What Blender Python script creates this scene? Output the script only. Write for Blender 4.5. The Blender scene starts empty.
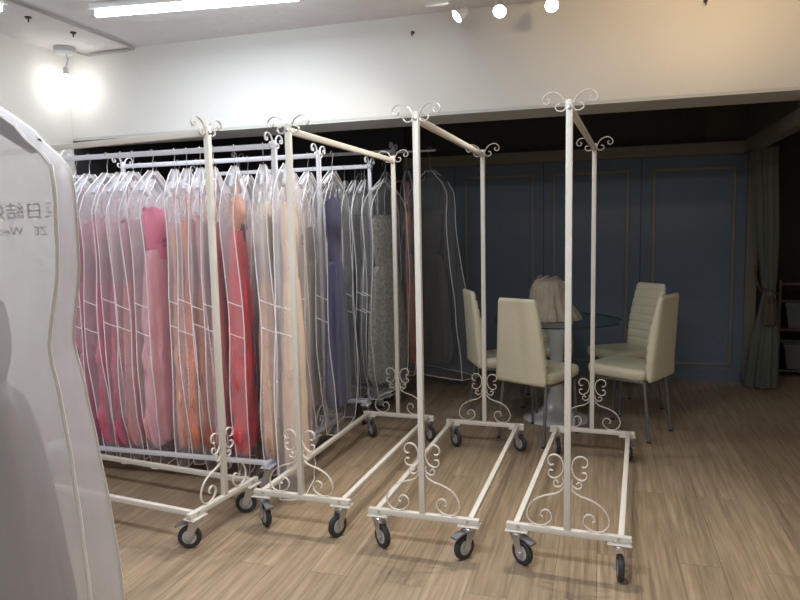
import bpy, bmesh, math, random
from math import sin, cos, pi, radians as R
from mathutils import Vector, Matrix, noise
S = bpy.context.scene
COL = S.collection
random.seed(7)

# ------------------------------------------------------------------ materials
def mat(name, col, rough=.6, metal=0., bump=None, var=None, emit=None, spec=.5, sheen=0.):
    m = bpy.data.materials.new(name); m.use_nodes = True
    nt = m.node_tree; b = nt.nodes['Principled BSDF']
    b.inputs['Base Color'].default_value = (*col, 1)
    b.inputs['Roughness'].default_value = rough
    b.inputs['Metallic'].default_value = metal
    b.inputs['Specular IOR Level'].default_value = spec
    if sheen: b.inputs['Sheen Weight'].default_value = sheen
    tc = nt.nodes.new('ShaderNodeTexCoord')
    if var:
        sc, amt, stretch = var
        mp = nt.nodes.new('ShaderNodeMapping'); mp.inputs['Scale'].default_value = stretch
        n = nt.nodes.new('ShaderNodeTexNoise'); n.inputs['Scale'].default_value = sc; n.inputs['Detail'].default_value = 5
        mx = nt.nodes.new('ShaderNodeMix'); mx.data_type = 'RGBA'
        mx.inputs[6].default_value = (*[c*(1-amt) for c in col], 1); mx.inputs[7].default_value = (*[min(1, c*(1+amt)) for c in col], 1)
        nt.links.new(tc.outputs['Object'], mp.inputs[0]); nt.links.new(mp.outputs[0], n.inputs['Vector'])
        nt.links.new(n.outputs[0], mx.inputs[0]); nt.links.new(mx.outputs[2], b.inputs['Base Color'])
    if bump:
        sc, st, stretch = bump
        mp = nt.nodes.new('ShaderNodeMapping'); mp.inputs['Scale'].default_value = stretch
        n = nt.nodes.new('ShaderNodeTexNoise'); n.inputs['Scale'].default_value = sc; n.inputs['Detail'].default_value = 4
        bp = nt.nodes.new('ShaderNodeBump'); bp.inputs['Strength'].default_value = st; bp.inputs['Distance'].default_value = .01
        nt.links.new(tc.outputs['Object'], mp.inputs[0]); nt.links.new(mp.outputs[0], n.inputs['Vector'])
        nt.links.new(n.outputs[0], bp.inputs['Height']); nt.links.new(bp.outputs[0], b.inputs['Normal'])
    if emit:
        b.inputs['Emission Color'].default_value = (*emit[:3], 1); b.inputs['Emission Strength'].default_value = emit[3]
    return m

def cloth_mat(name, col, alpha, trans=.5, bump=.35, bsc=9, stretch=(1, 1, .35)):
    """thin translucent non-woven cloth: part lets rays through, the rest scatters on both sides"""
    m = bpy.data.materials.new(name); m.use_nodes = True; nt = m.node_tree; nt.nodes.clear()
    N = nt.nodes.new; L = nt.links.new
    out = N('ShaderNodeOutputMaterial'); mix = N('ShaderNodeMixShader'); tr = N('ShaderNodeBsdfTransparent')
    df = N('ShaderNodeBsdfDiffuse'); tl = N('ShaderNodeBsdfTranslucent'); m2 = N('ShaderNodeMixShader')
    gl = N('ShaderNodeBsdfGlossy'); gl.inputs['Roughness'].default_value = .45; m3 = N('ShaderNodeMixShader'); m3.inputs[0].default_value = .06
    gl.inputs['Color'].default_value = (.9, .9, .95, 1)
    df.inputs[0].default_value = (*col, 1); tl.inputs[0].default_value = (*col, 1); tr.inputs[0].default_value = (1, 1, 1, 1)
    m2.inputs[0].default_value = trans
    tc = N('ShaderNodeTexCoord'); mp = N('ShaderNodeMapping'); mp.inputs['Scale'].default_value = stretch
    n = N('ShaderNodeTexNoise'); n.inputs['Scale'].default_value = bsc; n.inputs['Detail'].default_value = 5
    bp = N('ShaderNodeBump'); bp.inputs['Strength'].default_value = bump; bp.inputs['Distance'].default_value = .02
    L(tc.outputs['Object'], mp.inputs[0]); L(mp.outputs[0], n.inputs['Vector']); L(n.outputs[0], bp.inputs['Height'])
    L(bp.outputs[0], df.inputs['Normal']); L(bp.outputs[0], tl.inputs['Normal']); L(bp.outputs[0], gl.inputs['Normal'])
    mr = N('ShaderNodeMapRange'); mr.inputs[1].default_value = .3; mr.inputs[2].default_value = .7
    mr.inputs[3].default_value = max(0, alpha-.07); mr.inputs[4].default_value = min(1, alpha+.07)
    L(n.outputs[0], mr.inputs[0]); L(mr.outputs[0], mix.inputs[0])
    L(df.outputs[0], m2.inputs[1]); L(tl.outputs[0], m2.inputs[2])
    L(m2.outputs[0], m3.inputs[1]); L(gl.outputs[0], m3.inputs[2])
    L(tr.outputs[0], mix.inputs[1]); L(m3.outputs[0], mix.inputs[2]); L(mix.outputs[0], out.inputs[0])
    return m

def floor_mat():
    m = bpy.data.materials.new('wood_planks'); m.use_nodes = True; nt = m.node_tree
    b = nt.nodes['Principled BSDF']; N = nt.nodes.new; L = nt.links.new
    tc = N('ShaderNodeTexCoord'); mp = N('ShaderNodeMapping')
    mp.inputs['Rotation'].default_value = (0, 0, pi/2)
    L(tc.outputs['Object'], mp.inputs[0])
    br = N('ShaderNodeTexBrick'); br.offset = .37; br.offset_frequency = 2
    br.inputs['Scale'].default_value = 1; br.inputs['Brick Width'].default_value = 1.22; br.inputs['Row Height'].default_value = .165
    br.inputs['Mortar Size'].default_value = .0016; br.inputs['Mortar Smooth'].default_value = .3; br.inputs['Bias'].default_value = 0
    br.inputs['Color1'].default_value = (.43, .33, .225, 1); br.inputs['Color2'].default_value = (.345, .262, .178, 1)
    br.inputs['Mortar'].default_value = (.2, .15, .11, 1)
    L(mp.outputs[0], br.inputs['Vector'])
    # plank-wise offset for the grain
    sep = N('ShaderNodeSeparateColor'); L(br.outputs['Color'], sep.inputs[0])
    mg = N('ShaderNodeMapping'); mg.inputs['Scale'].default_value = (55, 2.2, 1)
    L(tc.outputs['Object'], mg.inputs[0])
    add = N('ShaderNodeVectorMath'); add.operation = 'ADD'
    mul = N('ShaderNodeVectorMath'); mul.operation = 'SCALE'; mul.inputs['Scale'].default_value = 60
    L(br.outputs['Color'], mul.inputs[0]); L(mg.outputs[0], add.inputs[0]); L(mul.outputs[0], add.inputs[1])
    n1 = N('ShaderNodeTexNoise'); n1.inputs['Scale'].default_value = 1; n1.inputs['Detail'].default_value = 6; n1.inputs['Roughness'].default_value = .65
    L(add.outputs[0], n1.inputs['Vector'])
    cr = N('ShaderNodeValToRGB'); cr.color_ramp.elements[0].position = .33; cr.color_ramp.elements[0].color = (.56, .53, .5, 1)
    cr.color_ramp.elements[1].position = .72; cr.color_ramp.elements[1].color = (1.14, 1.13, 1.11, 1)
    L(n1.outputs[0], cr.inputs[0])
    mx = N('ShaderNodeMix'); mx.data_type = 'RGBA'; mx.blend_type = 'MULTIPLY'; mx.inputs[0].default_value = 1
    L(br.outputs['Color'], mx.inputs[6]); L(cr.outputs[0], mx.inputs[7])
    L(mx.outputs[2], b.inputs['Base Color'])
    b.inputs['Roughness'].default_value = .42; b.inputs['Specular IOR Level'].default_value = .35
    bp = N('ShaderNodeBump'); bp.inputs['Strength'].default_value = .12; bp.inputs['Distance'].default_value = .004
    L(n1.outputs[0], bp.inputs['Height']); L(bp.outputs[0], b.inputs['Normal'])
    return m

M = dict(
 wall=mat('painted_plaster', (.73, .72, .69), .8, bump=(30, .1, (1, 1, 1)), var=(2, .03, (1, 1, 1))),
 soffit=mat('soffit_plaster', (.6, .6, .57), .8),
 ceil=mat('ceiling_plaster', (.74, .71, .71), .9, bump=(16, .8, (1, 1, 1)), var=(8, .06, (1, 1, 1))),
 dark=mat('dark_wall', (.035, .035, .038), .8),  # even near-black tone for recess walls and panel joints
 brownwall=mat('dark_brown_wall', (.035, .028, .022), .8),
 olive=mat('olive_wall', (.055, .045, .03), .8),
 blue=mat('blue_wall_paint', (.1, .13, .172), .7, bump=(60, .15, (1, 1, 1)), var=(3, .07, (1, 1, .5))),
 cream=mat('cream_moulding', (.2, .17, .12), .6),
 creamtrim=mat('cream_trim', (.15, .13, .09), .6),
 rack=mat('white_painted_steel', (.68, .64, .575), .38, bump=(120, .12, (1, 1, 1))),
 rack_cool_lit=mat('white_painted_steel_cool_lit', (.74, .74, .8), .4, bump=(120, .12, (1, 1, 1))),  # same white steel, with the cool light mixed into its colour
 zinc=mat('zinc_plated_steel', (.6, .6, .6), .3, .85),
 hub=mat('grey_wheel_hub', (.42, .42, .42), .5),
 rubber=mat('dark_rubber', (.03, .03, .035), .6),
 pedal=mat('grey_brake_pedal', (.18, .18, .19), .5, .3),
 bag=cloth_mat('bag_cloth', (.93, .9, .93), .19, .5),
 gus=cloth_mat('bag_gusset_cloth', (.93, .91, .95), .28, .5),
 pipe=mat('bag_piping', (.9, .88, .9), .6),
 bag_d=cloth_mat('bag_cloth_shaded_grey', (.46, .46, .48), .14, .5),  # bag set for the back racks: shade put into greyer colours
 gus_d=cloth_mat('bag_gusset_shaded_grey', (.5, .5, .52), .22, .5),
 pipe_d=mat('bag_piping_shaded_grey', (.6, .6, .6), .6),
 bag_b=cloth_mat('large_bag_cloth', (.70, .67, .69), .5, .5, bump=.5, bsc=5),
 gus_b=cloth_mat('large_bag_gusset_cloth', (.70, .67, .69), .6, .5, bump=.5, bsc=5),
 pipe_b=mat('cream_piping', (.74, .71, .66), .6),
 ink=mat('dark_print', (.03, .025, .03), .7),
 steel=mat('hanger_steel', (.5, .5, .52), .3, .9),
 hang=mat('white_hanger', (.5, .5, .54), .5),
 hangdark=mat('dark_hanger', (.05, .045, .055), .5),
 leather=mat('cream_leatherette', (.62, .57, .42), .42, bump=(45, .2, (1, 1, 1)), var=(6, .05, (1, 1, 1))),
 leg=mat('grey_metal_leg', (.2, .2, .2), .4, .6),
 tulip=mat('white_gloss_pedestal', (.6, .6, .6), .2),
 tulle=cloth_mat('beige_tulle', (.66, .58, .46), .5, .45, bump=1., bsc=34, stretch=(1, 1, .25)),
 curtain=mat('sage_curtain', (.085, .09, .07), .8, bump=(40, .3, (1, 1, .2))),
 rope=mat('brown_rope', (.07, .045, .03), .8),
 wood=mat('red_brown_wood', (.07, .028, .018), .5, var=(10, .2, (1, 1, .1))),
 bin=mat('grey_bin', (.1, .1, .1), .6),
 lampwhite=mat('lamp_white', (.75, .75, .75), .4),
 lampgrey=mat('lamp_grey', (.55, .55, .57), .5),
 tube=mat('fluorescent_tube', (.9, .9, .9), .4, emit=(.8, .9, 1, 9)),
 bulb=mat('lit_bulb', (.9, .9, .9), .4, emit=(1, .98, .94, 8)),
 spot=mat('lit_spot_lens', (.9, .9, .9), .4, emit=(1, .96, .88, 20)),
 hook=mat('dark_hook', (.06, .04, .03), .6),
 conduit=mat('grey_conduit', (.42, .4, .38), .6),
 floor=floor_mat(),
)
g = bpy.data.materials.new('green_tinted_glass'); g.use_nodes = True; nt = g.node_tree; nt.nodes.clear()
_o = nt.nodes.new('ShaderNodeOutputMaterial'); _m = nt.nodes.new('ShaderNodeMixShader'); _t = nt.nodes.new('ShaderNodeBsdfTransparent'); _g = nt.nodes.new('ShaderNodeBsdfGlossy')
_t.inputs[0].default_value = (.86, .93, .92, 1); _g.inputs['Roughness'].default_value = .04
_m.inputs[0].default_value = .1; nt.links.new(_t.outputs[0], _m.inputs[1]); nt.links.new(_g.outputs[0], _m.inputs[2]); nt.links.new(_m.outputs[0], _o.inputs[0])
M['rim'] = mat('dark_green_glass_edge', (.015, .035, .03), .15)
M['glass'] = g
def dress_mat(name, c, alpha=None):
    return mat(name, c, .75, bump=(24, .55, (1.2, 1.2, .4)), var=(7, .16, (1, 1, .3)), sheen=.2)

# ------------------------------------------------------------------ mesh helpers
class MB:
    def __init__(s): s.bm = bmesh.new(); s.mi = 0
    def _faces(s, fs):
        for f in fs: f.material_index = s.mi
    def box(s, c, size, rot=None, bev=0.):
        x, y, z = [d/2 for d in size]
        mt = rot.to_matrix() if rot is not None and hasattr(rot, 'to_matrix') else rot
        vs = []
        for i in (-1, 1):
            for j in (-1, 1):
                for k in (-1, 1):
                    v = Vector((i*x, j*y, k*z))
                    if mt is not None: v = mt @ v
                    vs.append(s.bm.verts.new(v + Vector(c)))
        idx = [(0, 1, 3, 2), (4, 6, 7, 5), (0, 4, 5, 1), (2, 3, 7, 6), (0, 2, 6, 4), (1, 5, 7, 3)]
        fs = [s.bm.faces.new([vs[i] for i in q]) for q in idx]; s._faces(fs)
        if bev:
            es = list({e for f in fs for e in f.edges})
            r = bmesh.ops.bevel(s.bm, geom=es, offset=bev, segments=2, affect='EDGES', profile=.5); s._faces(r['faces'])
        return s
    def rings(s, rings, closed=True, cap=True, mif=None):
        vr = [[s.bm.verts.new(p) for p in r] for r in rings]
        n = len(vr[0])
        for a, b in zip(vr, vr[1:]):
            for i in range(n if closed else n-1):
                j = (i+1) % n
                f = s.bm.faces.new((a[i], a[j], b[j], b[i])); f.material_index = mif(i) if mif else s.mi
        if cap and closed:
            f = s.bm.faces.new(list(reversed(vr[0]))); f.material_index = s.mi
            f = s.bm.faces.new(vr[-1]); f.material_index = s.mi
        return s
    def tube(s, pts, r, seg=8, cap=True, closed=False):
        pts = [Vector(p) for p in pts]; n = len(pts)
        rr = r if isinstance(r, (list, tuple)) else [r]*n
        t0 = (pts[1]-pts[0]).normalized(); up = Vector((0, 0, 1)) if abs(t0.z) < .9 else Vector((1, 0, 0))
        u = t0.cross(up).normalized(); rg = []
        for i, p in enumerate(pts):
            t = (pts[min(i+1, n-1)]-pts[max(i-1, 0)]).normalized()
            u = (u - t*u.dot(t)).normalized(); v = t.cross(u)
            rg.append([p + (u*cos(2*pi*k/seg) + v*sin(2*pi*k/seg))*rr[i] for k in range(seg)])
        return s.rings(rg, True, cap)
    def strip(s, pts, th, wd, axis):
        """flat bar swept along pts lying in a plane with normal `axis`"""
        pts = [Vector(p) for p in pts]; ax = Vector(axis).normalized(); n = len(pts); rg = []
        for i, p in enumerate(pts):
            t = (pts[min(i+1, n-1)]-pts[max(i-1, 0)]).normalized(); nn = t.cross(ax).normalized()
            rg.append([p+nn*th/2+ax*wd/2, p-nn*th/2+ax*wd/2, p-nn*th/2-ax*wd/2, p+nn*th/2-ax*wd/2])
        return s.rings(rg)
    def lathe(s, prof, c=(0, 0, 0), seg=32, ax='z', cap=True):
        rg = []
        for r, h in prof:
            ring = []
            for k in range(seg):
                a = 2*pi*k/seg
                if ax == 'z': p = (c[0]+r*cos(a), c[1]+r*sin(a), c[2]+h)
                elif ax == 'x': p = (c[0]+h, c[1]+r*cos(a), c[2]+r*sin(a))
                else: p = (c[0]+r*sin(a), c[1]+h, c[2]+r*cos(a))
                ring.append(p)
            rg.append(ring)
        return s.rings(rg, True, cap)
    def build(s, name, m, parent=None, smooth=True, ang=.6):
        me = bpy.data.meshes.new(name)
        bmesh.ops.recalc_face_normals(s.bm, faces=s.bm.faces[:])
        s.bm.to_mesh(me); s.bm.free()
        for q in (m if isinstance(m, (list, tuple)) else [m]): me.materials.append(q)
        if smooth:
            me.polygons.foreach_set('use_smooth', [True]*len(me.polygons)); me.set_sharp_from_angle(angle=ang)
        o = bpy.data.objects.new(name, me); COL.objects.link(o)
        if parent: o.parent = parent
        return o

def curve(pts, n=4):
    """Catmull-Rom through pts"""
    P = [Vector(p) for p in pts]; P = [P[0]*2-P[1]] + P + [P[-1]*2-P[-2]]; out = []
    for i in range(1, len(P)-2):
        for k in range(n):
            t = k/n; a, b, c, d = P[i-1:i+3]
            out.append(.5*((2*b)+(c-a)*t+(2*a-5*b+4*c-d)*t*t+(3*b-a-3*c+d)*t**3))
    out.append(P[-2]); return out
def interp(tab, x):
    if x <= tab[0][0]: return tab[0][1]
    for (a, b), (c, d) in zip(tab, tab[1:]):
        if x <= c:
            t = (x-a)/(c-a); t = t*t*(3-2*t)*.5 + t*.5
            return b+(d-b)*t
    return tab[-1][1]
def empty(name, label, cat, loc=(0, 0, 0), rz=0., group=None):
    o = bpy.data.objects.new(name, None); COL.objects.link(o); o.empty_display_size = .1
    o.location = loc; o.rotation_euler = (0, 0, rz); return tag(o, label, cat, group)
def tag(o, label, cat, group=None, kind=None):
    o['label'] = label; o['category'] = cat
    if group: o['group'] = group
    if kind: o['kind'] = kind
    return o
def struct(o, label=None):
    o['kind'] = 'structure'
    if label: o['label'] = label
    return o
def copy_tree(o, parent=None):
    c = o.copy(); COL.objects.link(c); c.parent = parent
    for ch in [x for x in bpy.data.objects if x.parent == o]: copy_tree(ch, c)
    return c

# ------------------------------------------------------------------ room shell
XL, XR, YB, YH, HC = -4.07, 4.2, -3.2, 4.5, 2.85
def slab(name, c, size, m, label=None): return struct(MB().box(c, size).build(name, m, smooth=False), label)
slab('floor', ((XL+XR)/2, 2.2, -.05), (XR-XL+.2, 11, .1), M['floor'], 'warm grey-brown wood plank floor')
slab('ceiling', ((XL+XR)/2, 2.2, HC+.05), (XR-XL+.2, 11, .1), M['ceil'], 'rough pale ceiling')
slab('wall_left', (XL-.05, .65, HC/2), (.1, 7.7, HC), M['wall'])
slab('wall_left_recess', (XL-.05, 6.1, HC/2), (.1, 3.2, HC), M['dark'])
slab('wall_right', (XR+.05, 2.2, HC/2), (.1, 11, HC), M['wall'])
slab('wall_rear', ((XL+XR)/2, YB-.05, HC/2), (XR-XL+.2, .1, HC), M['wall'])
slab('wall_header', ((XL+XR)/2, YH+.19, (2.18+HC)/2+.01), (XR-XL, .38, HC-2.2), M['wall'], 'white header wall over the dark alcove')
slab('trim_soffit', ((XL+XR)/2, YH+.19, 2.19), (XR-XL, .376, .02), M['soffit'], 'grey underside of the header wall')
slab('wall_blue', (-.34, 6.56, 1.04), (3.12, .1, 2.08), M['blue'], 'dark blue panelled wall at the back')
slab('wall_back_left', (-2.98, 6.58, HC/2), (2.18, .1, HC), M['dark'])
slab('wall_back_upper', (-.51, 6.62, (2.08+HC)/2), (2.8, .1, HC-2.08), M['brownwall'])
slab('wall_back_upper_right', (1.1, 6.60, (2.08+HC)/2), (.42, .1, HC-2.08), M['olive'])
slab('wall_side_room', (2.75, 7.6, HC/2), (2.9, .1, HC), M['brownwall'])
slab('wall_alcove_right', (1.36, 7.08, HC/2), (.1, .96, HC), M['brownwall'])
slab('trim_cornice', (-.3, 6.49, 2.07), (3.14, .1, .1), M['creamtrim'], 'cream cornice along the top of the blue wall')
slab('trim_cornice_side', (1.22, 5.58, 2.07), (.09, 1.9, .1), M['creamtrim'], 'cream beam running forward above the curtain')
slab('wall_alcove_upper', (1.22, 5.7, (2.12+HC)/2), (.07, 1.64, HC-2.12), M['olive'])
slab('trim_post', (1.265, 6.5, 1.0), (.09, .06, 2.04), M['creamtrim'], 'cream upright trim between blue wall and curtain')
slab('baseboard_back', (-.34, 6.5, .04), (3.1, .02, .08), M['blue'])
panels = [(-2.0, -1.48), (-1.26, -.62), (-.42, .235), (.46, 1.12)]
for i, (a, b) in enumerate(panels):
    m = MB(); z0, z1, w = .155, 1.905, .022
    for zz in (z0, z1): m.box(((a+b)/2, 6.503, zz), (b-a+w, .018, w), bev=.004)
    for xx in (a, b): m.box((xx, 6.503, (z0+z1)/2), (w, .018, z1-z0), bev=.004)
    struct(m.build('trim_%d' % (i+1), M['cream']), 'cream rectangular moulding on the blue wall')
for i, x in enumerate((-1.37, -.52, .35)):
    slab('trim_%d' % (i+5), (x, 6.512, 1.03), (.006, .012, 1.98), M['dark'], 'narrow upright joint between blue wall panels')

# ------------------------------------------------------------------ garment racks
def make_caster(parent, x, y, swivel, brake, zt, met):
    """caster assembly under a base bar, axle height .0525"""
    c = MB()
    c.box((0, 0, zt-.004), (.095, .062, .005), bev=.0015)          # mounting plate
    for sx in (-1, 1):
        for sy in (-1, 1): c.lathe([(.006, 0), (.006, .004), (.004, .006)], (sx*.036, sy*.02, zt-.002), 8)
    o = c.build('mounting_plate', met)
    rt = bpy.data.objects.new('caster', None)
    bpy.data.objects.remove(rt)
    f = MB()
    f.lathe([(.026, zt-.009), (.03, zt-.013), (.03, zt-.019), (.024, zt-.024)], (0, 0, 0), 20)
    off = .03
    for s_ in (-1, 1):   # fork cheeks
        th = .0025
        prof = [(-.024, zt-.02), (.026, zt-.02), (off+.016, .055), (off+.01, .044), (off-.004, .04), (off-.012, .05)]
        a = [(s_*.018, p, q) for p, q in prof]; b = [(s_*(.018+th), p, q) for p, q in prof]
        f.rings([a, b])
        f.lathe([(.008, 0), (.008, .005), (.004, .007)], (s_*.0205 if s_ > 0 else -.0275, off, .0525), 8, 'x')
    f.box((0, .004, zt-.021), (.038, .056, .003))
    fork = f.build('caster', M['zinc'], parent); fork.location = (x, y, 0); fork.rotation_euler = (0, 0, swivel)
    o.parent = fork; o.rotation_euler = (0, 0, -swivel)
    w = MB().lathe([(.034, -.011), (.047, -.0125), (.0525, -.007), (.0535, 0), (.0525, .007), (.047, .0125), (.034, .011)], (0, off, .0535), 32, 'x').build('wheel', M['rubber'], fork)
    MB().lathe([(.012, -.0135), (.032, -.0115), (.035, -.006), (.035, .006), (.032, .0115), (.012, .0135)], (0, off, .0535), 24, 'x').build('hub', M['hub'], fork)
    if brake:
        p = MB()
        p.rings([[(-.018, .03, zt-.024), (.018, .03, zt-.024), (.018, .03, zt-.03), (-.018, .03, zt-.03)],
                 [(-.018, .055, zt-.023), (.018, .055, zt-.023), (.018, .055, zt-.031), (-.018, .055, zt-.031)],
                 [(-.02, .09, zt-.034), (.02, .09, zt-.034), (.02, .09, zt-.043), (-.02, .09, zt-.043)]])
        p.build('brake_pedal', M['pedal'], fork)
    return fork

BIG = [(.016, .352), (.025, .335), (.05, .319), (.095, .305), (.138, .28), (.162, .243), (.164, .21), (.146, .184), (.118, .1745), (.088, .182), (.066, .205), (.066, .23), (.083, .245), (.103, .239), (.11, .222), (.1, .214)]
MID = [(.056, .443), (.068, .441), (.078, .452), (.078, .47), (.064, .483), (.044, .484), (.026, .471), (.017, .445), (.02, .418), (.032, .397), (.052, .386), (.069, .39), (.077, .404), (.072, .418), (.058, .417)]
SML = [(.036, .368), (.046, .377), (.056, .37), (.055, .357), (.042, .349), (.026, .355), (.016, .37), (.019, .385)]
TOPB = [(.014, 1.884), (.02, 1.9), (.033, 1.919), (.055, 1.932), (.078, 1.934), (.097, 1.922), (.103, 1.905), (.094, 1.892), (.079, 1.893), (.074, 1.905), (.083, 1.91)]
TOPS = [(.036, 1.887), (.048, 1.886), (.054, 1.873), (.042, 1.861), (.024, 1.861), (.015, 1.872), (.0135, 1.884)]

def make_rack(H=1.9, L=1.459, W=.504, met=None, brakes=(0, 0, 0, 0), sw=(0, 0, 0, 0), lean=0.):
    met = met or M['rack']; d = H-1.9; T = .0255
    root = bpy.data.objects.new('garment_rack', None); COL.objects.link(root); root.empty_display_size = .2
    bw, bl = W-.0, L
    ci = 0
    for l in (0, L):
        m = MB(); m.box((0, l, .16), (W, T, T), bev=.002)
        bb = m.build('base_bar', met, root)
        k = MB()
        for sx in (-1, 1):
            sg = -1 if l == 0 else 1
            k.lathe([(.008, 0), (.008, .004), (.004, .006)] if sg > 0 else [(.004, -.006), (.008, -.004), (.008, 0)], (sx*(W/2-.05), l+sg*T/2, .162), 6, 'y')
            k.build('bolt', M['zinc'], bb); k = MB()
        k.bm.free()
        # post; the foot leans a touch like in the photo
        m = MB(); m.box((0, l, (.1728+H)/2), (T, T, H-.1728), bev=.002); po = m.build('post', met, root)
        sg = -1 if l == 0 else 1
        k = MB(); k.lathe([(.009, 0), (.009, .003), (.005, .005)] if sg > 0 else [(.005, -.005), (.009, -.003), (.009, 0)], (0, l+sg*T/2, H-.03), 12, 'y'); k.build('bolt', M['zinc'], po)
        for s_ in (-1, 1):
            m = MB()
            for P in (BIG, MID, SML):
                m.strip(curve([(s_*w, l, z) for w, z in P]), .004, .0095, (0, 1, 0))
            m.build('base_scroll', met, root)
            m = MB()
            for P in (TOPB, TOPS):
                m.strip(curve([(s_*w, l, z+d) for w, z in P]), .004, .0095, (0, 1, 0))
            m.build('top_scroll', met, root)
        for s_ in (-1, 1):
            make_caster(root, s_*(W/2-.045), l, sw[ci], brakes[ci], .1472, met); ci += 1
    MB().box((0, L/2, H-.03), (.02, L-T, .028), bev=.002).build('hanging_rail', met, root)
    for s_ in (-1, 1):
        MB().box((s_*(W/2-.04), L/2, .1605), (.024, L-T, .024), bev=.002).build('base_rail', met, root)
    return root

G_R = 'white scroll-topped rolling garment racks'
racks = [
 ((-.1195, 2.7259), -.0552, 1.9, 'rack', 'empty white scrolled garment rack furthest right, in front of the chairs', (1, 0, 0, 1), (pi+1.0, pi+.12, pi+.2, pi+.3)),
 ((-.7378, 2.7345), -.0216, 1.9, 'rack', 'empty white scrolled garment rack in the middle, second from the right', (0, 1, 0, 0), (pi+.9, pi-.6, pi+.8, pi+.9)),
 ((-1.3532, 2.8031), -.0298, 1.9, 'rack', 'empty white scrolled garment rack just right of the pink dresses', (1, 0, 0, 0), (pi+.85, pi-.4, pi+.8, pi+.9)),
 ((-1.714, 2.716), R(82.6), 1.9, 'rack', 'empty white garment rack turned sideways in front of the pink dress row', (1, 0, 0, 0), (.5, .55, .2, .3)),
 ((-1.73, 3.4), R(90), 1.92, 'rack_cool_lit', 'loaded white garment rack holding the front row of pink dresses', (0, 0, 0, 0), (.5, .2, 1, .3)),
 ((-1.70, 3.94), R(90), 1.92, 'rack_cool_lit', 'loaded white garment rack second from the front, behind the pink row', (0, 0, 0, 0), (.5, 1.2, 1, .3)),
 ((-1.645, 4.76), R(90), 1.92, 'rack_cool_lit', 'white garment rack third from the front, holding shaded grey dress bags', (0, 0, 0, 0), (1.5, .2, 1, .3)),
 ((-1.66, 5.42), R(90), 2.1, 'rack_cool_lit', 'tallest white garment rack deepest in the dark alcove', (0, 0, 0, 0), (.5, .2, 1, .3)),
 ((-.789, -.44), R(16.7), 1.86, 'rack_cool_lit', 'white garment rack nearest the camera holding the large dress bag', (0, 0, 0, 0), (.5, .2, 1, .3)),
]
for (p, a, H, mk, lab, br, sw) in racks:
    r = make_rack(H=H, met=M[mk], brakes=br, sw=sw); r.location = (p[0], p[1], 0); r.rotation_euler = (0, 0, a)
    tag(r, lab, 'garment rack', G_R)

# ------------------------------------------------------------------ text prints
def text_mesh(body, size):
    cu = bpy.data.curves.new('t', 'FONT'); cu.body = body; cu.size = size; cu.align_x = 'CENTER'
    o = bpy.data.objects.new('t', cu); COL.objects.link(o)
    dg = bpy.context.evaluated_depsgraph_get(); me = bpy.data.meshes.new_from_object(o.evaluated_get(dg))
    vs = [v.co.copy() for v in me.vertices]; fs = [tuple(p.vertices) for p in me.polygons]
    bpy.data.objects.remove(o); bpy.data.curves.remove(cu); bpy.data.meshes.remove(me)
    return vs, fs
def print_on(name, body, size, fn, parent, spread=1.):
    vs, fs = text_mesh(body, size)
    me = bpy.data.meshes.new(name); me.from_pydata([fn(v.x*spread, v.y) for v in vs], [], fs); me.materials.append(M['ink'])
    o = bpy.data.objects.new(name, me); COL.objects.link(o); o.parent = parent; return o

# ------------------------------------------------------------------ bags, hangers, dresses
HY_ROW = [(0, .035), (.04, .085), (.09, .16), (.16, .235), (.24, .28), (.5, .262), (.8, .275), (1.1, .29), (1.4, .262), (1.55, .22), (1.7, .18)]
HX_ROW = [(0, .012), (.05, .024), (.15, .034), (.8, .036), (1.3, .042), (1.6, .036), (1.75, .024)]
def bag_surface(seed, neck, zb, hyt, hxt, amp):
    rnd = random.Random(seed)
    pf, pb, k1, k2 = [rnd.uniform(0, 6.28) for _ in range(4)]; vy = rnd.uniform(.96, 1.03) if seed != 901 else 1.
    def prof(z):
        d = (neck-z)*(1.6/(neck-.13)) if neck < 0 else neck-z
        hy = interp(hyt, d)*vy + .006*sin(7*z+k1)*min(1, d*4); hx = interp(hxt, d)
        return d, hy, hx
    def sway(z, s):
        d = max(0, neck-z); w = min(1, d/.3)
        ph = pf if s < 0 else pb
        return w*amp*(sin(3.1*z+ph)+.55*sin(6.7*z+k2+ph))*abs(s)
    def pt(z, s, side, push=0.):
        """s in -1..1 across the width, side in -1..1 across the thickness"""
        d, hy, hx = prof(z)
        wr = noise.noise(Vector((s*2.2+seed, z*2.3, side*2)))*.012*min(1, d*5)*(1-s*s)
        x = side*hx*(1+.5*(1-s*s)) + wr*side + sway(z, s) + push*side
        gb = .006*(1-side*side)
        y = s*(hy+gb*abs(s)**8)
        return Vector((x, y, z))
    return pt, prof
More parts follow.
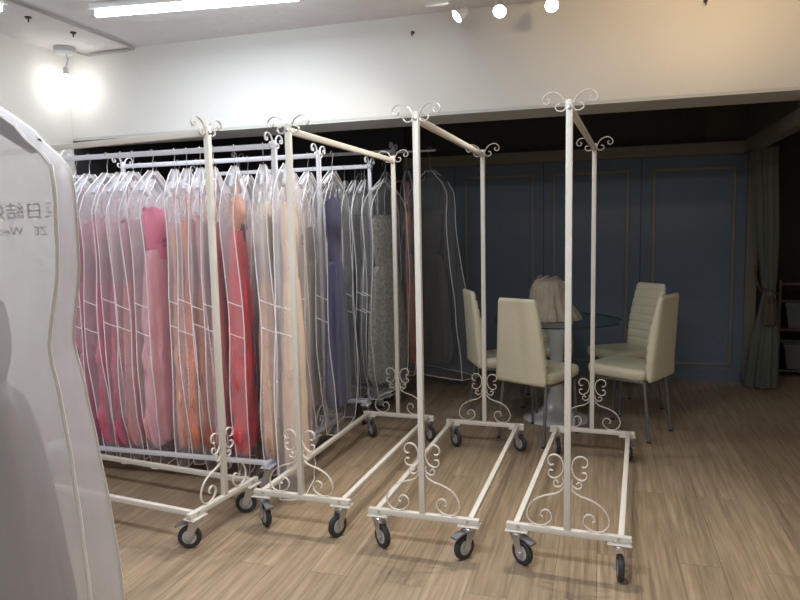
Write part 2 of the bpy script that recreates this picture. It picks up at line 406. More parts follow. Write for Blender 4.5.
def make_bag(seed, label, neck=1.79, zb=.13, hyt=HY_ROW, hxt=HX_ROW, amp=.011, mats=('bag', 'gus', 'pipe'), seams=(1.04, .905), group=None, pr=.0032, nz=44, logo=None, parts=True):
    pt, prof = bag_surface(seed, neck, zb, hyt, hxt, amp)
    root = empty('garment_bag', label, 'garment bag', group=group)
    zs = [neck-(neck-zb)*(i/nz)**1.25 for i in range(nz+1)]
    NS, NG = 12, 4
    peri = [(-1, -1+2*i/NG) for i in range(NG)] + [(-1+2*i/NS, 1) for i in range(NS)] + [(1, 1-2*i/NG) for i in range(NG)] + [(1-2*i/NS, -1) for i in range(NS)]
    m = MB()
    mif = lambda i: 1 if (i < NG or NG+NS <= i < 2*NG+NS) else 0
    m.rings([[pt(z, s, sd) for s, sd in peri] for z in zs], True, False, mif)
    body = m.build('bag_body', [M[mats[0]], M[mats[1]]], root, ang=.9)
    m = MB()
    for s in (-1, 1):
        for sd in (-1, 1): m.tube([pt(z, s, sd, .0015) for z in zs], pr, 5)
    for sd in (-1, 1): m.tube([pt(zb, -1+2*i/10, sd) for i in range(11)], pr, 5)
    for s in (-1, 1): m.tube([pt(zb, s, -1+2*i/4) for i in range(5)], pr, 5)
    m.build('piping', M[mats[2]], root)
    if seams:
        for zz in seams:
            m = MB(); m.tube([pt(zz-.006*i, -1.004, -1+2*i/5) for i in range(6)], pr*.9, 5); m.build('seam', M[mats[2]], root)
    return root, pt
def make_hanger(label, zr=1.88, neck=1.79, half=.19, arm='hang', group=None, thick=.008, drop=.075):
    root = empty('clothes_hanger', label, 'clothes hanger', group=group)
    top = zr+.021
    pts = [(0, 0, neck-.02), (0, 0, zr-.035)] + [(0, .0225*cos(a), zr+.0225*sin(a)) for a in [R(-60+k*24) for k in range(11)]]
    pts = [(0, 0, neck-.02), (0, 0, zr-.05), (0, .012, zr-.03)] + pts[3:]
    MB().tube(pts, .0017, 6).build('hook', M['steel'], root)
    ap = curve([(0, -half, neck-.02-drop), (0, -half*.6, neck-.02-drop*.55), (0, -half*.2, neck-.02-drop*.08), (0, 0, neck-.018), (0, half*.2, neck-.02-drop*.08), (0, half*.6, neck-.02-drop*.55), (0, half, neck-.02-drop)], 3)
    m = MB(); n = len(ap)
    m.tube(ap, [thick*(1+.5*abs(2*i/(n-1)-1)) for i in range(n)], 8)
    m.build('shoulder_bar', M[arm], root)
    return root
def make_dress(seed, label, cols, top=1.4, waist=1.1, hem=.2, full=1., strap=True, sash=None, thick=1., hw=.25, group=None, neck=1.77, bw=.135, ww=.09, ruff=0.):
    rnd = random.Random(seed*3+1)
    root = empty('gown', label, 'dress', group=group)
    ph = rnd.uniform(0, 6); nf = rnd.randint(9, 12)
    def ring(z, hy, hx, f, n=48, ruf=0.):
        r = []
        for k in range(n):
            a = 2*pi*k/n
            w = 1+f*sin(nf*a+ph+z*1.5)+f*.5*sin(5*a+z*3)
            if ruf: w *= 1+ruf*noise.noise(Vector((sin(a)*4+seed, z*9, cos(a)*1.5)))
            r.append((hx*cos(a)*w + .35*f*hx*sin(z*5+ph), hy*sin(a)*w, z))
        return r
    m = MB(); rg = []
    for i in range(11):
        t = i/10; z = top-(top-waist)*t
        hy = bw-(bw-ww)*t+.012*sin(pi*t); hx = (.026+.008*sin(pi*min(1, t*1.6)))*thick
        r = ring(z, hy, hx, .01)
        if i == 0: r = [(x, y, zz+.03*(1-(abs(y)/bw-.5)**2*4 if abs(y) < bw else 0)) for x, y, zz in r]
        rg.append(r)
    m.rings(rg, True, False); m.build('bodice', cols[0], root, ang=1.2)
    m = MB(); rg = []; n = 44
    for i in range(n+1):
        t = i/n; z = waist+.01-(waist-hem)*t
        hy = ww+(hw-ww)*(t**.42) 
        if t > .86: hy *= 1-((t-.86)/.14)**2*.28
        hx = (.03+.014*full*min(1, t*3))*thick
        rg.append(ring(z, hy, hx, .03+.06*t, ruf=ruff*min(1, t*2.5)))
    m.rings(rg, True, True); m.build('skirt', cols[1], root, ang=1.2)
    if sash:
        m = MB(); m.rings([ring(z, hy, hx*thick, .01) for z, hy, hx in ((waist+.045, .1, .031), (waist+.02, .1, .034), (waist-.03, .103, .034), (waist-.05, .11, .033))], True, False)
        m.build('sash', sash, root)
    if strap:
        for s in (-1, 1):
            MB().tube([(.0, s*.1, top+.01), (0, s*.1, neck-.06)], .004, 6).build('strap', cols[0], root)
    return root

D = {k: dress_mat('gown_'+k, c) for k, c in dict(
 mauve=(.68, .28, .38), rose=(.72, .17, .27), greyrose=(.62, .42, .45), hot=(.97, .26, .42), pale=(.95, .5, .56), peach=(.9, .46, .36),
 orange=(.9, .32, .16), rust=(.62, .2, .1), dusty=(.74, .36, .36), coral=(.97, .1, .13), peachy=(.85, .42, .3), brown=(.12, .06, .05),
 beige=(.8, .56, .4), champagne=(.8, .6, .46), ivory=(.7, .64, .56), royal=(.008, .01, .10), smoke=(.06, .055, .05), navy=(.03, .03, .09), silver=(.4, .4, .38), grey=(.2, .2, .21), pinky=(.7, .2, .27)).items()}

def place(o, x, y, th, z=0): o.location = (x, y, z); o.rotation_euler = (0, 0, th)

# front row -----------------------------------------------------------------
rows1 = [
 (-3.07, -3.02, 'greyrose', 'greyrose', 'greyish rose', 0), (-2.97, -2.91, 'mauve', 'mauve', 'mauve', 0), (-2.84, -2.775, 'mauve', 'rose', 'deep rose', 1),
 (-2.74, -2.668, 'pale', 'rose', 'rose red', 1), (-2.655, -2.585, 'greyrose', 'dusty', 'grey-rose', 1), (-2.52, -2.455, 'hot', 'pale', 'hot pink bodice and pale pink skirt', 1),
 (-2.37, -2.24, 'peach', 'peach', 'pale peach', 1), (-2.29, -2.165, 'orange', 'orange', 'orange', 1), (-2.20, -2.08, 'dusty', 'rust', 'rust', 1),
 (-2.115, -2.005, 'dusty', 'dusty', 'dusty rose', 1), (-1.98, -1.875, 'peachy', 'coral', 'coral red', 1), (-1.80, -1.69, 'ivory', 'beige', 'beige', 1), (-1.655, -1.565, 'champagne', 'champagne', 'champagne', 1)]
names = ['leftmost beside the large foreground bag', 'second from the left', 'third from the left', 'fourth from the left', 'fifth from the left', 'sixth from the left',
 'seventh from the left', 'eighth from the left', 'ninth from the left', 'directly left of the sideways rack post', 'with the coral red gown', 'just left of the rack end post', 'on the right end past the rack post']
HY_LAST = [(0, .035), (.04, .1), (.09, .18), (.16, .25), (.24, .30), (.5, .30), (.9, .31), (1.3, .32), (1.6, .33), (1.8, .35)]
HX_LAST = [(0, .014), (.05, .028), (.15, .042), (.8, .05), (1.3, .055), (1.8, .06)]
for i, (hx_, fx, c1, c2, cn, st) in enumerate(rows1):
    th = math.asin(max(-.9, min(.9, (fx-hx_)/.28)))
    last = i == len(rows1)-1
    kw = dict(hyt=HY_LAST, hxt=HX_LAST, zb=.02, amp=.008) if last else dict(zb=.05+.06*((i*37) % 5)/5, seams=(1.04+.012*((i*5) % 4-1), .905+.012*((i*3) % 5-2)))
    b, pt = make_bag(100+i, 'translucent white garment bag, front rack, '+names[i], group='translucent bags on the front rack', **kw)
    place(b, hx_, 3.4, th)
    if i in (2, 5, 12):
        fn = lambda u, v, pt=pt: pt(1.37+v, max(-.95, min(.95, (-.02+u)/.27)), 1, .006)
        print_on('shop_print', '日結婚', .034, fn, b); 
        fn = lambda u, v, pt=pt: pt(1.345+v, max(-.95, min(.95, (-.02+u)/.27)), 1, .006)
        print_on('shop_print', 'ZE Wedding', .021, fn, b)
    h = make_hanger('white hanger in the front-rack bag '+names[i], zr=1.890, group='hangers on the front rack', drop=.11); place(h, hx_, 3.4, th)
    big = i in (5, 7, 10)
    gl = {5: 'gown with hot pink bodice and pale pink skirt in a bag', 10: 'coral red full gown with peach bodice and brown sash in a bag'}.get(i, cn+' gown inside the front-rack bag '+names[i].split(',')[0])
    d = make_dress(200+i, gl, (D[c1], D[c2]), top={5: 1.55, 10: 1.59}[i] if i in (5, 10) else (1.56 if i > 10 else 1.45+.03*((i*7) % 3)), waist=1.32 if i == 5 else (1.42 if i == 10 else 1.14), hem=.175 if not last else .08, sash=D['brown'] if i == 10 else (D['hot'] if i == 5 else None), hw=.272 if i < 11 else .29, thick=1.3 if i == 10 else 1.12 if big else (1. if i < 11 else 1.25), strap=i not in (5,), group='gowns on the front rack', neck=1.77, bw=.16 if i in (5, 10) else .215, ww=.125 if i in (5, 10) else .2, ruff=.34 if i == 10 else .08 if i in (0, 4, 11, 12) else .17)
    place(d, hx_, 3.4, th)

# second row ----------------------------------------------------------------
row2 = [(-3.02, .1, 'greyrose'), (-2.9, .2, 'mauve'), (-2.72, .1, 'grey'), (-2.58, .2, 'dusty'), (-2.44, .1, 'grey'), (-2.2, .2, 'ivory'), (-2.03, .25, 'greyrose'), (-1.88, .2, 'beige'), (-1.775, .15, 'ivory'), (-1.61, .08, 'royal')]
nth = ['first', 'second', 'third', 'fourth', 'fifth', 'sixth', 'seventh', 'eighth', 'ninth']
for i, (x, th, c) in enumerate(row2):
    last = i == 9
    where = 'over the royal blue gown at the right end of the second rack' if last else '%s from the left on the second rack from the front' % nth[i]
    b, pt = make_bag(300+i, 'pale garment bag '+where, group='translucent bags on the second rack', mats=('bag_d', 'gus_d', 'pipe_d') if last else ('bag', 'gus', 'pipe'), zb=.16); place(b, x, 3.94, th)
    h = make_hanger('white hanger '+where, zr=1.890, group='hangers on the second rack'); place(h, x, 3.94, th)
    d = make_dress(400+i, 'royal blue beaded gown at the right end of the second rack' if last else c.replace('greyrose', 'grey-rose')+' gown, '+where, (D[c], D[c]), top=1.6 if last else 1.42, waist=1.22, hem=.3, hw=.24, group='gowns on the second rack'); place(d, x, 3.94, th)

# third row (shaded) --------------------------------------------------------
row3 = [(-2.5, .1, 'grey'), (-2.3, .1, 'grey'), (-2.1, .1, 'greyrose'), (-1.95, .12, 'navy'), (-1.85, .12, 'grey'), (-1.765, .12, 'navy'), (-1.69, .14, 'grey'), (-1.535, -.22, 'silver')]
w3 = ['eighth from its right end', 'seventh from its right end', 'sixth from its right end', 'fifth from its right end', 'fourth from its right end', 'third from its right end', 'beside its end post', 'over the silver gown past its end post']
silver = mat('silver_beaded_lace', (.37, .37, .35), .4, .2, bump=(160, 1., (1, 1, 1)), var=(48, .95, (1, 1, 1)))
for i, (x, th, c) in enumerate(row3):
    b, pt = make_bag(500+i, 'shaded grey garment bag on the third rack, '+w3[i], group='shaded grey bags on the third rack', mats=('bag_d', 'gus_d', 'pipe_d'), zb=.18, seams=(.98, .86), hyt=HY_ROW); place(b, x, 4.76, th)
    h = make_hanger('white hanger on the third rack, '+w3[i], zr=1.890, group='hangers on the third rack'); place(h, x, 4.76, th)
    last = i == 7
    mm = (silver, silver) if last else (D[c], D[c])
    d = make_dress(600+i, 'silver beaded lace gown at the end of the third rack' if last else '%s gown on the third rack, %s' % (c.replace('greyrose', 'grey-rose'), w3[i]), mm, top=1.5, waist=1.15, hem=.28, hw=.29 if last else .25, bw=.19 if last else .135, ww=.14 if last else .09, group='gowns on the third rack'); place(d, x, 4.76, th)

# fourth row ----------------------------------------------------------------
row4 = [(-1.95, .1, 'navy', 1.0), (-1.73, .12, 'grey', 1.0), (-1.55, .35, 'rust', 1.0), (-1.35, 1.0, 'smoke', 1.35)]
w4 = ['left of its post', 'right beside its post', 'over the rust gown', 'spread wide at its outer end']
HY_W = [(0, .035), (.05, .1), (.12, .19), (.2, .25), (.3, .27), (.8, .30), (1.2, .36), (1.5, .42), (1.8, .44)]
HX_W = [(0, .014), (.1, .035), (.4, .05), (1., .07), (1.5, .09), (1.8, .1)]
r4 = MB().tube([(-1.64, 5.42, 2.06), (-1.3, 5.42, 2.06)], .008, 8).build('extension_arm', M['rack_cool_lit'])
for o in bpy.data.objects:
    if o.get('label', '').startswith('tallest'): r4.parent = o; r4.matrix_parent_inverse = Matrix.LocRotScale(o.location, o.rotation_euler, (1, 1, 1)).inverted()
for i, (x, th, c, s) in enumerate(row4):
    wide = i == 3
    kw = dict(hyt=HY_W, hxt=HX_W, amp=.02) if wide else {}
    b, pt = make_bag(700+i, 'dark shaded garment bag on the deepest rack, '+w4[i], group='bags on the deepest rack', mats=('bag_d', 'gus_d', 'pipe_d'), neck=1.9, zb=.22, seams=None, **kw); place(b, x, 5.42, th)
    h = make_hanger('dark hanger with steel hook on the deepest rack, '+w4[i], zr=2.065 if wide else 2.07, neck=1.9, group='hangers on the deepest rack', arm='hangdark'); place(h, x, 5.42, th)
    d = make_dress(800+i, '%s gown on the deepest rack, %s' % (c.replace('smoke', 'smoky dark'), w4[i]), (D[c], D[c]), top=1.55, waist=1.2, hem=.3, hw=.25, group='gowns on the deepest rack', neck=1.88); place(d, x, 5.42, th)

# large foreground bag --------------------------------------------------------
HY_BIG = [(0, .04), (.05, .115), (.103, .196), (.154, .26), (.215, .313), (.267, .316), (.375, .314), (.521, .292), (.607, .306), (.714, .318), (.833, .328), (.956, .335), (1.2, .34), (1.6, .36)]
HX_BIG = [(0, .014), (.1, .026), (.3, .032), (.6, .042), (1., .06), (1.6, .08)]
neck = 1.745
b, pt = make_bag(901, 'large translucent white garment bag filling the left foreground, with mirrored print', neck=neck, zb=.12, hyt=HY_BIG, hxt=HX_BIG, amp=.012, mats=('bag_b', 'gus_b', 'pipe_b'), seams=None, pr=.0035, nz=60)
TH = R(-73.4); BX, BY = -1.174, .843; place(b, BX, BY, TH)
h = make_hanger('black broad-shouldered hanger inside the large foreground bag', zr=1.83, neck=neck, half=.275, arm='hangdark', thick=.010, drop=.16); place(h, BX, BY, TH)
bigc = dress_mat('gown_greyed_ivory', (.45, .42, .41)); d = make_dress(902, 'greyed ivory gown inside the large foreground garment bag', (bigc, bigc), top=1.3, waist=1.16, hem=.2, hw=.322, thick=.8, neck=1.7, bw=.2, ww=.19); place(d, BX, BY, TH)
# print on the far face; u runs so that it reads properly from behind the bag
def far(zc, yc, off=-.003):
    return lambda u, v: (lambda q: q)(pt(zc+v, (yc-u)/.30, -1, off))
print_on('shop_print', '日結婚', .031, far(1.447, .2), b, 1.05)
m = MB()
for k in range(4): 
    q = far(1.449, .212)(-.046+(.003 if k % 2 else 0), .022-.0075*k); m.box(q, (.0012, .006, .002))
q = far(1.449, .212)(-.043, -.001); m.box(q, (.0012, .008, .0024)); m.build('shop_print', M['ink'], b)
print_on('shop_print', 'ZE', .0205, far(1.417, .241), b)
print_on('shop_print', 'Wedding', .0205, far(1.417, .172), b, 1.05)

# ------------------------------------------------------------------ chairs
def make_chair():
    root = bpy.data.objects.new('dining_chair', None); COL.objects.link(root)
    # backrest: tapered padded slab, slightly curved, reaching below the seat
    m = MB(); rg = []; n = 72
    for i in range(n+1):
        t = i/n; z = .40+.565*t
        hw = .192-.012*t-.045*max(0, t-.1)**1.2
        y = -.20-.055*max(0, t-.15)**1.3-.02*sin(pi*t)*-.5
        th = .024+.014*sin(pi*min(1, t*1.1))
        st = -.006 if (t > .2 and (t*9) % 1 < .13) else 0
        e = 1.
        ed = min(i, n-i)/4
        if ed < 1: th *= .35+.65*math.sqrt(1-(1-ed)**2); hw -= .012*(1-ed)**2
        ring = []
        for k in range(28):
            a = 2*pi*k/28; ca, sa = cos(a), sin(a)
            px = hw*math.copysign(abs(ca)**.25, ca); py = th*math.copysign(abs(sa)**.55, sa)
            if py > 0: py -= .004-st
            ring.append((px, y+py, z))
        rg.append(ring)
    m.rings(rg); m.build('backrest', M['leather'], root, ang=1.)
    m = MB(); rg = []
    for z, k in ((.405, .93), (.415, .985), (.44, 1.), (.462, .995), (.475, .95), (.48, .85)):
        ring = []
        for j in range(40):
            a = 2*pi*j/40; ca, sa = cos(a), sin(a)
            px = .2*k*math.copysign(abs(ca)**.35, ca); py = .215*k*math.copysign(abs(sa)**.35, sa)
            ring.append((px*(1+.04*py/.2), .035+py, z-.0+.006*(py/.2)))
        rg.append(ring)
    m.rings(rg); m.build('seat', M['leather'], root, ang=1.)
    m = MB(); m.box((0, .03, .396), (.36, .38, .02), bev=.003); m.build('seat_frame', M['leg'], root)
    for sx in (-1, 1):
        for sy, y0, y1 in ((-1, -.16, -.205), (1, .2, .225)):
            m = MB(); m.tube([(sx*.165, y0, .40), (sx*.176, y1, .012)], .011, 10); lg = m.build('leg', M['leg'], root)
            MB().lathe([(.013, 0), (.013, .014)], (sx*.176, y1, 0), 10).build('foot_cap', M['rubber'], lg)
    return root
ch0 = make_chair()
chairs = [((-.40, 4.515), -26.8, 'cream high-backed dining chair with its plain back turned to the camera, left front'),
 ((.215, 4.765), 62.7, 'cream high-backed dining chair right front, seen from its side and rear'),
 ((.20, 5.40), 131, 'cream dining chair right rear facing the table, showing stitched backrest'),
 ((-.71, 4.98), -66, 'cream dining chair on the far left of the table, seen edge-on'),
 ((-.40, 5.44), 180, 'cream dining chair behind the table, half hidden by pedestal and tulle')]
for i, (p, a, lab) in enumerate(chairs):
    c = ch0 if i == 0 else copy_tree(ch0)
    place(c, p[0], p[1], R(a)); tag(c, lab, 'chair', 'cream chairs around the glass table')

# ------------------------------------------------------------------ table and tulle
TX, TY = -.30, 4.98
t = empty('round_table', 'round glass-topped table on a white trumpet pedestal', 'table', (TX, TY, 0))
MB().lathe([(.43, .732), (.447, .734), (.45, .738), (.447, .742), (.43, .744)], (0, 0, 0), 64).build('glass_top', M['glass'], t)
MB().lathe([(.4505, .7335), (.4525, .735), (.4525, .741), (.4505, .7425)], (0, 0, 0), 64, cap=False).build('glass_edge', M['rim'], t)
MB().lathe([(.24, 0), (.245, .006), (.235, .014), (.19, .03), (.12, .07), (.07, .14), (.05, .25), (.045, .4), (.05, .52), (.07, .62), (.11, .7), (.13, .729), (.13, .7315)], (0, 0, 0), 48).build('pedestal', M['tulip'], t)
m = MB(); rg = []
for i in range(25):
    u = i/24; z = .002+.27*(1-u)
    base = .092+.085*u**1.15+.006*sin(u*9)
    ring = []
    for k in range(96):
        a = 2*pi*k/96
        f = 1+(.015+.04*u)*sin(a*19+u*1.2)+.06*u*sin(a*4+1)+.05*noise.noise(Vector((cos(a)*2, sin(a)*2, u*3)))
        ring.append((base*f*cos(a)*1.12+.02*u*(cos(a) > .5), base*f*sin(a)*.95, z + .006*sin(a*7)*(1-u)))
    rg.append(ring)
rg.insert(0, [(x*.9, y*.9, z+.012) for x, y, z in rg[0]]); rg.insert(0, [(x*.45, y*.45, z+.016) for x, y, z in rg[0]])
m.rings(rg, True, True)
tu = empty('tulle_petticoat', 'bundled beige tulle petticoat standing on the glass table', 'petticoat', (TX-.06, TY-.02, .744))
m.build('outer_tulle', M['tulle'], tu, ang=1.5)
m = MB(); m.rings([[(x*.86, y*.86, .003+z*.93) for x, y, z in r] for r in rg[1:]]); m.build('lining', dress_mat('petticoat_lining', (.36, .3, .22)), tu, ang=1.5)
m = MB()
for k in range(5):
    a = k*1.3; m.tube(curve([(.03*cos(a), .03*sin(a), .29), (.06*cos(a+.4), .05*sin(a+.4), .318), (.085*cos(a+.8), .07*sin(a+.8), .30)]), .0035, 5)
m.build('ribbon', M['tulle'], tu)

# ------------------------------------------------------------------ curtain
cu = empty('curtain', 'long sage green curtain gathered by a rope tieback at the right opening', 'curtain', (1.33, 6.3, 0))
def cur_prof(z):
    w = interp([(.0, .125), (.35, .105), (.7, .06), (.82, .042), (.95, .055), (1.3, .075), (1.8, .082), (2.05, .085)], z)
    cx = interp([(.0, 0.), (.82, .045), (1.3, .02), (2.05, -.02)], z)
    return w, cx
m = MB(); rg = []
for i in range(49):
    z = 2.035-2.02*i/48; w, cx = cur_prof(z); ring = []
    for k in range(120):
        a = 2*pi*k/120; f = 1+.16*sin(a*9+.6*sin(z*2))+.05*sin(a*4+z)
        ring.append((cx+w*f*cos(a), w*.75*f*sin(a), z+(.012*sin(a*9) if i == 48 else 0)))
    rg.append(ring)
m.rings(rg, True, False); m.build('drape', M['curtain'], cu, ang=1.4)
m = MB()
m.tube([(.045+.06*cos(a), .05*sin(a), .83+.03*cos(a*1+2.4)) for a in [2*pi*k/24 for k in range(25)]], .009, 8)
m.tube(curve([(-.005, -.045, .83), (-.045, -.05, .88), (-.07, -.03, .98), (-.072, .0, 1.06)]), .008, 8)
m.build('tieback_rope', M['rope'], cu)
m = MB()
for x in (.015, .05):
    m.lathe([(.012, .80), (.022, .79), (.02, .765), (.016, .75), (.03, .72), (.036, .56)], (x, -.075, 0), 16)
m.build('tassel', M['rope'], cu)

# ------------------------------------------------------------------ shelf unit in the side room
sh = empty('shelf_unit', 'red-brown wooden shelf unit in the dark side room behind the curtain', 'shelf', (1.83, 6.95, 0))
for x in (-.26, .26): MB().box((x, 0, .45), (.025, .35, .9), bev=.002).build('side_panel', M['wood'], sh)
for z in (.06, .44, .86): MB().box((0, 0, z), (.495, .34, .022), bev=.002).build('shelf_board', M['wood'], sh)
for i, (z, lab) in enumerate(((.072, 'grey storage bin on the bottom board of the dark shelf'), (.452, 'grey storage bin on the middle board of the dark shelf'))):
    m = MB(); rg = [[(sx*w, sy*d, z+h) for sx, sy in ((-1, -1), (1, -1), (1, 1), (-1, 1))] for w, d, h in ((.17, .12, 0), (.2, .14, .2), (.21, .15, .2), (.21, .15, .23), (.195, .135, .23), (.165, .115, .01))]
    m.rings(rg); o = m.build('storage_bin', M['bin'], ang=.3); o.location = (1.83, 6.95, 0); tag(o, lab, 'bin', 'bins on the dark shelf')

# ------------------------------------------------------------------ lamps and ceiling fittings
def tube_light(label, p0, p1, vis=True, power=40, col=(.86, .93, 1)):
    p0, p1 = Vector(p0), Vector(p1); mid = (p0+p1)/2; d = p1-p0; L = d.length
    a = math.atan2(d.y, d.x)
    r = empty('ceiling_light', label, 'ceiling light', (mid.x, mid.y, HC), a, 'fluorescent tubes on the ceiling')
    MB().box((0, 0, -.02), (L+.04, .06, .038), bev=.004).build('housing', M['lampwhite'], r)
    tb = MB().lathe([(.014, -L/2+.02), (.014, L/2-.02)], (0, 0, -.068), 16, 'x').build('tube', M['tube'], r)
    for s in (-1, 1):
        MB().box((s*(L/2), 0, -.055), (.028, .034, .05), bev=.004).build('end_socket', M['lampgrey'], r)
    ld = bpy.data.lights.new('tube_glow', 'AREA'); ld.shape = 'RECTANGLE'; ld.size = L-.06; ld.size_y = .03; ld.energy = power; ld.color = col
    lo = bpy.data.objects.new('tube_glow', ld); COL.objects.link(lo); lo.parent = r; lo.location = (0, 0, -.086)
    return r
tube_light('long lit fluorescent tube on the ceiling in front of the header', (-3.03, 3.60), (-1.70, 3.76), power=9)
tube_light('lit fluorescent tube at the left edge of the ceiling', (-3.47, 3.34), (-3.6, 2.0), power=1.5)
tube_light('fluorescent tube over the middle of the shop, behind the camera view', (-1.6, 1.2), (-.3, 1.25), power=27)
tube_light('fluorescent tube over the right of the shop, behind the camera view', (1.2, 1.0), (2.5, 1.05), power=6, col=(1, .9, .76))
tube_light('fluorescent tube at the rear of the shop', (-1, -1.4), (.4, -1.4), power=9)

tr = empty('lighting_track', 'white ceiling track carrying the three spotlights', 'light track', (-.55, 4.17, HC))
MB().box((0, 0, -.0125), (1.0, .035, .025), bev=.003).build('track_bar', M['lampwhite'], tr)
MB().box((-.42, 0, -.045), (.16, .04, .04), bev=.004).build('power_feed', M['lampwhite'], tr)
spots = [(-.83, 'left', -.9, -.5), (-.59, 'middle', .0, -.9), (-.29, 'right', .15, -.9)]
for x, w, dx, dy in spots:
    r = empty('track_spotlight', 'small lit white spotlight on the ceiling track, %s one of three' % w, 'spotlight', (x, 4.17, HC-.025), 0, 'spotlights on the ceiling track')
    m = MB(); m.tube([(-.02, 0, 0), (-.022, 0, -.05), (-.03, 0, -.085)], .003, 6); m.tube([(.02, 0, 0), (.022, 0, -.05), (.03, 0, -.085)], .003, 6); m.box((0, 0, -.004), (.06, .03, .012)); m.build('bracket', M['lampwhite'], r)
    dirv = Vector((dx, dy, -.75)).normalized(); q = dirv.to_track_quat('Z', 'Y')
    m = MB(); m.lathe([(.022, -.045), (.03, -.035), (.038, .02), (.042, .03), (.04, .032)], (0, 0, 0), 24); hd = m.build('lamp_head', M['lampwhite'], r); hd.location = (0, 0, -.105); hd.rotation_mode = 'QUATERNION'; hd.rotation_quaternion = q
    m = MB(); m.lathe([(.005, .046), (.02, .043), (.033, .036), (.038, .0325), (.037, .031)], (0, 0, 0), 24); m.build('lens', M['spot'], hd)
    ld = bpy.data.lights.new('spot_beam', 'SPOT'); ld.energy = 36; ld.spot_size = R(115); ld.spot_blend = .8; ld.shadow_soft_size = .035; ld.color = (1, .93, .8)
    lo = bpy.data.objects.new('spot_beam', ld); COL.objects.link(lo); lo.parent = r; lo.location = Vector((0, 0, -.105))+dirv*.06; lo.rotation_mode = 'QUATERNION'; lo.rotation_quaternion = dirv.to_track_quat('-Z', 'Y')
# bare bulb in the corner
r = empty('ceiling_bulb', 'bare glowing bulb on a round grey mount in the left ceiling corner', 'light bulb', (-3.93, 4.32, HC))
MB().lathe([(.075, -.0), (.078, -.035), (.06, -.05), (.03, -.052)], (0, 0, 0), 28).build('mount', M['lampgrey'], r)
m = MB(); m.tube([(.01, 0, -.05), (.03, 0, -.09), (.0, 0, -.155)], .005, 6); m.lathe([(.02, -.15), (.022, -.20)], (0, 0, 0), 16); m.build('socket', M['lampgrey'], r)
MB().lathe([(.012, -.2), (.03, -.225), (.042, -.26), (.044, -.285), (.036, -.312), (.018, -.326), (.004, -.33)], (0, 0, 0), 24).build('bulb', M['bulb'], r)
ld = bpy.data.lights.new('bulb_glow', 'POINT'); ld.energy = .16; ld.shadow_soft_size = .045; ld.color = (1, .97, .92)
lo = bpy.data.objects.new('bulb_glow', ld); COL.objects.link(lo); lo.parent = r; lo.location = (.0, -.01, -.38)
# warm picture-light spots over the right of the shop, on a second track outside the frame
tr2 = empty('lighting_track', 'second white ceiling track, above and right of the frame', 'light track', (1.0, 2.6, HC))
MB().box((0, 0, -.0125), (1.0, .035, .025), bev=.003).build('track_bar', M['lampwhite'], tr2)
for x, w in ((.6, 'left'), (1.3, 'right')):
    r = empty('track_spotlight', 'warm spotlight on the second track, %s one of two' % w, 'spotlight', (x, 2.6, HC-.025), 0, 'spotlights on the second track')
    MB().tube([(0, 0, 0), (0, 0, -.08)], .006, 8).build('bracket', M['lampwhite'], r)
    dirv = Vector((-.15, .95, .12)).normalized()
    m = MB(); m.lathe([(.022, -.045), (.03, -.035), (.038, .02), (.042, .03), (.04, .032)], (0, 0, 0), 24); hd = m.build('lamp_head', M['lampwhite'], r); hd.location = (0, 0, -.105); hd.rotation_mode = 'QUATERNION'; hd.rotation_quaternion = dirv.to_track_quat('Z', 'Y')
    ld = bpy.data.lights.new('spot_beam', 'SPOT'); ld.energy = 20; ld.spot_size = R(64); ld.spot_blend = .8; ld.shadow_soft_size = .05; ld.color = (1, .7, .38)
    lo = bpy.data.objects.new('spot_beam', ld); COL.objects.link(lo); lo.parent = r; lo.location = Vector((0, 0, -.105))+dirv*.06; lo.rotation_mode = 'QUATERNION'; lo.rotation_quaternion = dirv.to_track_quat('-Z', 'Y')

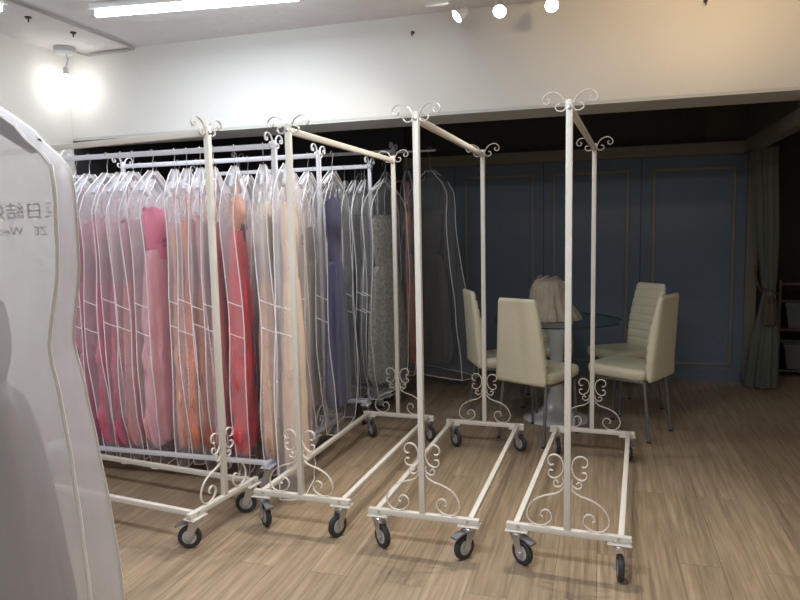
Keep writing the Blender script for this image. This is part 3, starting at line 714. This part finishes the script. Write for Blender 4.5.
m = MB(); m.tube([(-3.42, 1.5, HC-.012), (-3.42, 4.44, HC-.012), (-3.425, 4.475, HC-.02), (-3.5, 4.485, HC-.02), (-3.86, 4.485, HC-.025), (-3.91, 4.42, HC-.015)], .009, 8)
tag(m.build('cable_conduit', M['conduit']), 'thin grey conduit along the ceiling to the corner bulb', 'conduit')
for x, y, lab in ((-3.6, 3.66, 'small dark hook in the ceiling near the left tube'), (-3.58, 4.03, 'small dark hook in the ceiling near the corner bulb')):
    m = MB(); m.lathe([(.022, 0), (.02, -.008), (.006, -.012), (.005, -.03), (.002, -.035)], (0, 0, 0), 12); o = m.build('ceiling_hook', M['hook']); o.location = (x, y, HC); tag(o, lab, 'hook', 'dark ceiling hooks')
for x, lab in ((-1.225, 'small dark hook on the header wall left of the spotlights'), (.585, 'small dark hook high on the header wall at right')):
    m = MB(); m.lathe([(.012, 0), (.012, -.006), (.004, -.008), (.004, -.03)], (0, 0, 0), 10, 'y'); m.tube([(0, -.028, 0), (0, -.034, -.012), (0, -.026, -.026), (0, -.014, -.024)], .004, 6)
    o = m.build('wall_hook', M['hook']); o.location = (x, 4.5, 2.735); tag(o, lab, 'hook', 'dark header wall hooks')

# ------------------------------------------------------------------ world, camera, view
w = bpy.data.worlds.new('world'); S.world = w; w.use_nodes = True
w.node_tree.nodes['Background'].inputs[0].default_value = (.8, .85, 1, 1); w.node_tree.nodes['Background'].inputs[1].default_value = .03
cd = bpy.data.cameras.new('camera'); cam = bpy.data.objects.new('camera', cd); COL.objects.link(cam)
yaw, pitch, roll = math.atan(200/665), .1034, -.0203
fw = Vector((-sin(yaw)*cos(pitch), cos(yaw)*cos(pitch), -sin(pitch))); r_ = Vector((cos(yaw), sin(yaw), 0)); u_ = r_.cross(fw)
r2 = r_*cos(roll)+u_*sin(roll); u2 = -r_*sin(roll)+u_*cos(roll)
mt = Matrix((r2, u2, -fw)).transposed().to_4x4(); mt.translation = (0, 0, 1.4116); cam.matrix_world = mt
cd.sensor_width = 36; cd.lens = 668.3*36/800; cd.clip_start = .05
S.camera = cam
S.view_settings.view_transform = 'Standard'; S.view_settings.look = 'None'; S.view_settings.gamma = 1; S.view_settings.use_curve_mapping = False
S.view_settings.exposure = 1.15
try: S.cycles.transparent_max_bounces = 32
except Exception: pass
